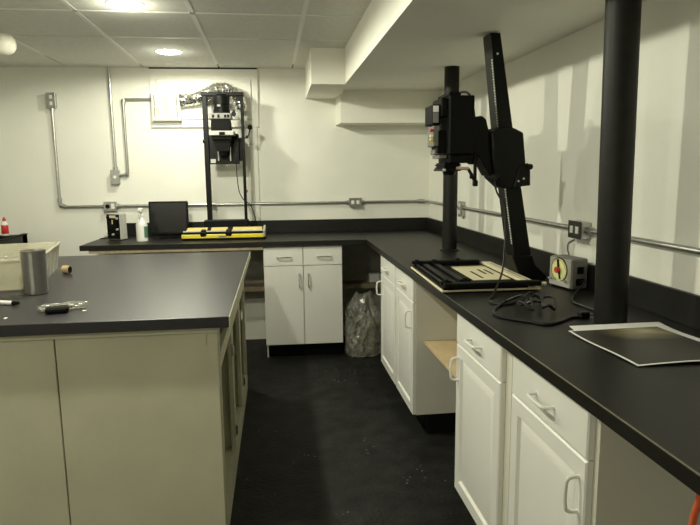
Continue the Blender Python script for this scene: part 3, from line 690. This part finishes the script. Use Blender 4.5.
for dy in (-.148, -.136): MB().box((.125, dy-.001, .009), (.138, dy+.001, .015)).build('plug_prong', M_CHROME, ct)

# thin cord hanging on the right wall above the timer
tag(MB().tube([(XR-.006, 2.50, 1.11), (XR-.005, 2.55, 1.09), (XR-.005, 2.56, 1.06), (XR-.006, 2.54, 1.03), (XR-.027, 2.50, 1.010), (XR-.028, 2.47, .98), (XR-.026, 2.42, .955)], .003, smooth=5).build('wall_cord', M_GREY), 'thin grey cord trailing down the right wall from the wide outlet box', 'cord')

# ------------------------------------------------------------------ prints on the right worktop
def sheet(quad, z0, th, lift, n=14):
    b = bmesh.new(); g = []
    for lay in (0, 1):
        G = []
        for i in range(n+1):
            row = []
            for j in range(n+1):
                s_, t_ = i/n, j/n
                p = (Vector(quad[0])*(1-s_)*(1-t_)+Vector(quad[1])*s_*(1-t_)+Vector(quad[2])*s_*t_+Vector(quad[3])*(1-s_)*t_)
                row.append(b.verts.new((p.x, p.y, z0+lift(s_, t_)+lay*th)))
            G.append(row)
        g.append(G)
    for lay in (0, 1):
        G = g[lay]
        for i in range(n):
            for j in range(n):
                q = (G[i][j], G[i+1][j], G[i+1][j+1], G[i][j+1]); b.faces.new(q if lay else q[::-1])
    for i in range(n):
        for (ia, ja, ib, jb) in ((i, 0, i+1, 0), (i, n, i+1, n), (0, i, 0, i+1), (n, i, n, i+1)):
            b.faces.new((g[0][ia][ja], g[0][ib][jb], g[1][ib][jb], g[1][ia][ja]))
    bmesh.ops.recalc_face_normals(b, faces=b.faces)
    mb = MB(); mb._merge(b); return mb
OQ = Vector((1.07, 1.56))
ps = thing('paper_sheet', 'plain white paper sheet lying under the dark photographic print', 'paper', (OQ.x, OQ.y, ZT))
q = [Vector(p)-OQ for p in ((.945, 1.40), (1.290, 1.400), (1.243, 1.741), (.932, 1.741))]
sheet(q, .0008, .0008, lambda s_, t_: .012*t_**7).build('sheet', M_PAPER, ps)
ph = thing('photographic_print', 'dark photographic print with narrow white border beside the near black column', 'print', (OQ.x, OQ.y, ZT))
qd = [(.929, 1.372), (1.262, 1.368), (1.213, 1.708), (.909, 1.702)]
q = [Vector(p)-OQ for p in qd]
lf = lambda s_, t_: .0028+.006*t_**2+.005*math.sin(PI*s_)*(1-t_)+.002*math.sin(PI*t_*2)*(1-s_)
sheet(q, 0, .0008, lf).build('border', M_PAPER, ph)
cen = sum((Vector(p) for p in q), Vector((0, 0)))/4
q2 = [cen+(p-cen)*.955 for p in q]
def lf2(s_, t_): return lf(.0225+.955*s_, .0225+.955*t_)+.0009
sheet(q2, 0, .0004, lf2).build('picture', M_PRINT, ph)

# ------------------------------------------------------------------ things on the island
c0 = math.radians(-11)
TO = Vector((-1.052, 2.80, .9134))
tub = thing('storage_tub', 'frosted translucent plastic tub on the far left of the island', 'tub', TO, math.radians(10.5))
# local: near right corner at origin, x to the left is negative, y into the depth
def rr(x0, x1, y0, y1, z, r=.03, n=4):
    out = []
    for cx, cy, a0 in ((x1-r, y0+r, -90), (x1-r, y1-r, 0), (x0+r, y1-r, 90), (x0+r, y0+r, 180)):
        for k in range(n+1):
            an = math.radians(a0+90*k/n); out.append((cx+r*math.cos(an), cy+r*math.sin(an), z))
    return out
TW, TL, TH = .47, .67, .140
b = bmesh.new()
prof = [(.012, 0), (.0, .10), (-.002, TH), (-.012, TH+.001), (-.012, TH-.006), (-.005, TH-.006), (.003, .10), (.0145, .003)]
R = [[b.verts.new(p) for p in rr(-TW+i_, -i_, i_, TL-i_, z)] for i_, z in prof]
n = len(R[0])
order = [0, 1, 5, 4, 3, 2]
seq = [R[0], R[1], R[5], R[4], R[3]]
R2 = [[b.verts.new(p) for p in rr(-TW+i_, -i_, i_, TL-i_, z)] for i_, z in ((.003, TH), (.0035, .10), (.0150, .003))]
seq += R2
for A_, B_ in zip(seq, seq[1:]):
    for k in range(n): b.faces.new((A_[k], A_[(k+1) % n], B_[(k+1) % n], B_[k]))
b.faces.new(seq[0][::-1]); b.faces.new(seq[-1])
for vv in [v for v in b.verts if not v.link_faces]: b.verts.remove(vv)
bmesh.ops.recalc_face_normals(b, faces=b.faces)
mb = MB(); mb._merge(b); mb.build('shell', M_TUB, tub)
def crumple(mb, c, rad, seed, sub=4, amp=.3, squash=(1, 1, 1), flat=None):
    from mathutils import noise
    b = bmesh.new(); bmesh.ops.create_icosphere(b, subdivisions=sub, radius=1)
    for v in b.verts:
        d = v.co.normalized(); p = d*2.2+Vector((seed, seed*.7, 0))
        k = 1+amp*noise.noise(p)+amp*.9*(abs(noise.noise(p*2.3))-.25)+amp*.5*(abs(noise.noise(p*5.1))-.2)
        w = d*k; v.co = Vector((w.x*rad*squash[0], w.y*rad*squash[1], w.z*rad*squash[2]))+Vector(c)
        if flat is not None and v.co.z < flat: v.co.z = flat+.0005
    mb._merge(b); return mb
cr = thing('crumpled_wrap', 'crumpled clear plastic wrap inside the frosted tub', 'plastic wrap', TO+Vector((-.24, .20, .012)))
crumple(MB(), (0, 0, .052), .085, 3.1, amp=.55, squash=(1.9, 1.4, .62), flat=0).build('film', M_FILM2, cr, ang=12)

CO = Vector((-1.028, 2.700, .9134))
cup = thing('steel_canister', 'tall brushed steel cylinder standing before the frosted tub', 'canister', CO)
MB().lathe([(0, 0), (.044, 0), (.0475, .003), (.0485, .008), (.0500, .183), (.0510, .186), (.0510, .190), (.0475, .190), (.0465, .184), (.045, .02), (0, .016)], n=48).build('body', M_BRUSH, cup)
MB().box((-.005, -.0502, .012), (.006, -.0470, .180), M=Matrix.Rotation(math.radians(8), 4, 'Z')).build('seam_strip', M_STEEL, cup)

sp = thing('cardboard_tube', 'short tan cardboard tube with dark open end beside the frosted tub', 'tube', (-1.062, 3.215, .9134))
dx = Vector((.036, -.008, 0))
MB().cyl(Vector((-.022, 0, .022)), Vector((-.022, 0, .022))+dx, .0215, n=28, bev=.002).build('roll', M_CORK, sp)
MB().cyl(Vector((-.022, 0, .022))+dx*.99, Vector((-.022, 0, .022))+dx*1.05, .0175, n=24).build('end_cap', M_MATTE, sp)

pe = thing('marker_pen', 'white marker pen with black cap lying at the left end of the island', 'pen', (-1.0, 2.452, .9134), math.radians(-20))
MB().cyl((-.14, 0, .009), (-.032, 0, .009), .0085, n=18, bev=.001).build('barrel', M_WPL, pe)
MB().cyl((-.034, 0, .009), (-.004, 0, .009), .0088, .0062, n=18, bev=.001).build('cap', M_BLACK, pe)

pk = thing('plastic_packet', 'small crumpled clear packet with a black object, on the island front edge', 'packet', (-.815, 2.335, .9134))
MB().box((-.040, -.064, .001), (.040, -.016, .024), bev=.007, M=Matrix.Rotation(math.radians(12), 4, 'Z')).build('black_insert', M_MATTE, pk)
w = MB()
crumple(w, (-.010, -.012, .013), .045, 8.3, sub=4, amp=.5, squash=(1.2, .8, .34), flat=0)
crumple(w, (.050, .022, .012), .032, 5.3, sub=3, amp=.6, squash=(1.5, .8, .42), flat=0)
w.build('film', M_FILM2, pk, ang=12)

# scraps on the island top
SG = 'tiny paper scraps on the island top'
for i_, (x, yy, lb_) in enumerate(((-.905, 2.436, 'tiny white paper scrap on the island just right of the marker pen tip'), (-.965, 2.235, 'tiny white paper scrap at the island front edge below the marker pen'), (-.715, 2.31, 'tiny white paper scrap on the island right of the clear packet'))):
    tag(MB().prism([(-.008, -.004), (.006, -.006), (.009, .003), (-.002, .007)], 0, .001).build('paper_scrap', M_PAPER, loc=(x, yy, .9136), rot=(0, 0, i_*1.3)), lb_, 'paper scrap', SG)

# ------------------------------------------------------------------ black sink at the left with a small bottle
sk = thing('darkroom_sink', 'long black darkroom sink behind the island at the far left', 'sink', (-2.18, 4.10, 0))
b = bmesh.new()
L_, R_, F_, B_, zt, zb = -.50, .285, -.80, .80, .965, .80
b.free()
MB().box((L_, F_, zb), (R_, B_, zb+.02)).box((L_, F_, zb), (L_+.02, B_, zt)).box((R_-.022, F_, zb), (R_, B_, zt), bev=.003).box((L_, F_, zb), (R_, F_+.02, zt)).box((L_, B_-.09, zb), (R_, B_, zt), bev=.003).build('basin', M_BLACK, sk)
MB().box((R_-.03, F_, zt), (R_+.006, B_+.004, zt+.008), bev=.002).build('rim', M_MATTE, sk)
for x in (L_+.03, R_-.04):
    for yy in (F_+.04, B_-.04): MB().box((x-.02, yy-.02, 0), (x+.02, yy+.02, zb)).build('leg', M_BLACK, sk, smooth=False)
bo = thing('squeeze_bottle', 'small white bottle with red label and red cap on the black sink', 'bottle', (-2.030, 4.845, .965))
MB().lathe([(0, 0), (.022, 0), (.024, .003), (.024, .085), (.020, .097), (.011, .106), (.011, .112), (0, .112)]).build('body', M_WPL, bo)
MB().lathe([(.0246, .015), (.0252, .016), (.0252, .080), (.0246, .081)]).build('label_band', M_RED, bo)
MB().lathe([(.0125, .112), (.0125, .126), (.007, .132), (.004, .142), (0, .142)]).build('cap', M_RED, bo)

# ------------------------------------------------------------------ clear bag on the floor
bg = thing('plastic_bag', 'large crumpled clear plastic bag on the floor beside the back cabinet', 'bag', (.682, 4.50, 0))
from mathutils import noise as NZ
def bag_film(hgt, sc, sub, seed):
    b = bmesh.new(); bmesh.ops.create_icosphere(b, subdivisions=sub, radius=1)
    for v in b.verts:
        d_ = v.co.normalized(); p = Vector((d_.x*2.0, d_.y*2.0, d_.z*1.3))+Vector((seed, 1.1, .4))
        h = max(0, (d_.z+.62)/1.62)
        k = 1+.18*NZ.noise(p)+.40*(.3-abs(NZ.noise(p*1.9)))+.30*(.28-abs(NZ.noise(p*4.1)))
        hr = math.hypot(d_.x, d_.y)+1e-6; fl = min(1, (hr/.80))**.8/hr
        wd = .150-.055*h**2.2
        v.co = Vector((d_.x*fl*k*wd*sc, d_.y*fl*k*wd*.85*sc, .003+hgt*h*(1+.22*NZ.noise(p*1.3))))
        v.co.x = max(-.142, min(.19, v.co.x)); v.co.y = max(-.15, min(.15, v.co.y)); v.co.z = max(.002, v.co.z)
    mb = MB(); mb._merge(b); return mb
bag_film(.47, 1.0, 4, 4.2).build('film', M_FILM, bg, smooth=False)
bag_film(.30, .80, 4, 9.7).build('crumpled_filling', M_FILM3, bg, smooth=False)
MB().tube([(-.12, -.130, .20), (-.06, -.140, .235), (.0, -.135, .255)], [.003, .006, .003], n=8).build('folded_edge', M_FILM2, bg)

# small white junction box on the ledge in the corner under the worktop
jb = thing('junction_box', 'small white junction box on the ledge under the back worktop corner', 'box', BK(.855, .10, .485), ANG)
MB().box((-.045, -.03, 0), (.045, .03, .075), bev=.004).build('case', M_WPL, jb)
MB().box((-.040, -.033, .005), (.040, -.029, .070), bev=.002).build('lid', M_WPL, jb)

# orange cord hanging under the near end of the right worktop
oc = [(.775, .935, .874), (.776, .936, .855), (.780, .942, .806), (.783, .958, .745), (.80, .98, .60), (.82, 1.0, .35), (.84, 1.0, .10), (.86, .96, .012), (.93, .85, .010), (1.02, .78, .010)]
tag(MB().tube([Vector(p)-Vector(oc[0]) for p in oc], .0065, smooth=6).build('extension_cord', M_ORANGE, loc=oc[0]), 'orange extension cord hanging under the near end of the right worktop', 'cord')

# rounded white pipe end under the ceiling at the far left
pc = thing('ceiling_pipe', 'rounded white pipe end just under the ceiling at the far left', 'pipe', (-1.455, 3.70, 2.150))
Mx = Matrix.Rotation(-PI/2, 4, 'Y')
prf = [(0, -.055), (.03, -.052), (.048, -.038), (.060, -.015), (.063, .01), (.063, .06), (.067, .062), (.067, .075), (.062, .078), (.062, 1.14), (0, 1.14)]
MB().lathe([(r, z) for r, z in prf], M=Mx).build('shell', M_CABS, pc)
MB().box((-.32, -.012, .06), (-.28, .012, .097)).build('hanger', M_STEEL, pc)

# ------------------------------------------------------------------ camera
cy, sy = math.cos(YAW), math.sin(YAW); cp_, sp_ = math.cos(PITCH), math.sin(PITCH); cr_, sr_ = math.cos(ROLL), math.sin(ROLL)
fw = Vector((sy*cp_, cy*cp_, sp_)); r = Vector((cy, -sy, 0)); u = r.cross(fw)
r2 = r*cr_+u*sr_; u2 = u*cr_-r*sr_
cam = bpy.data.cameras.new('camera'); co = bpy.data.objects.new('camera', cam); COL.objects.link(co)
Mc = Matrix((r2, u2, -fw)).transposed().to_4x4(); Mc.translation = (0, 0, CAM_H); co.matrix_world = Mc
cam.sensor_width = 36; cam.lens = FPX/700*36; cam.clip_start = .02
SC.camera = co

# ------------------------------------------------------------------ world and view
w = bpy.data.worlds.new('world'); SC.world = w; w.use_nodes = True
w.node_tree.nodes['Background'].inputs[0].default_value = (.5, .49, .42, 1); w.node_tree.nodes['Background'].inputs[1].default_value = 0.0
SC.view_settings.view_transform = 'Standard'; SC.view_settings.look = 'None'
SC.view_settings.gamma = 1; SC.view_settings.use_curve_mapping = False
SC.view_settings.exposure = 1.42
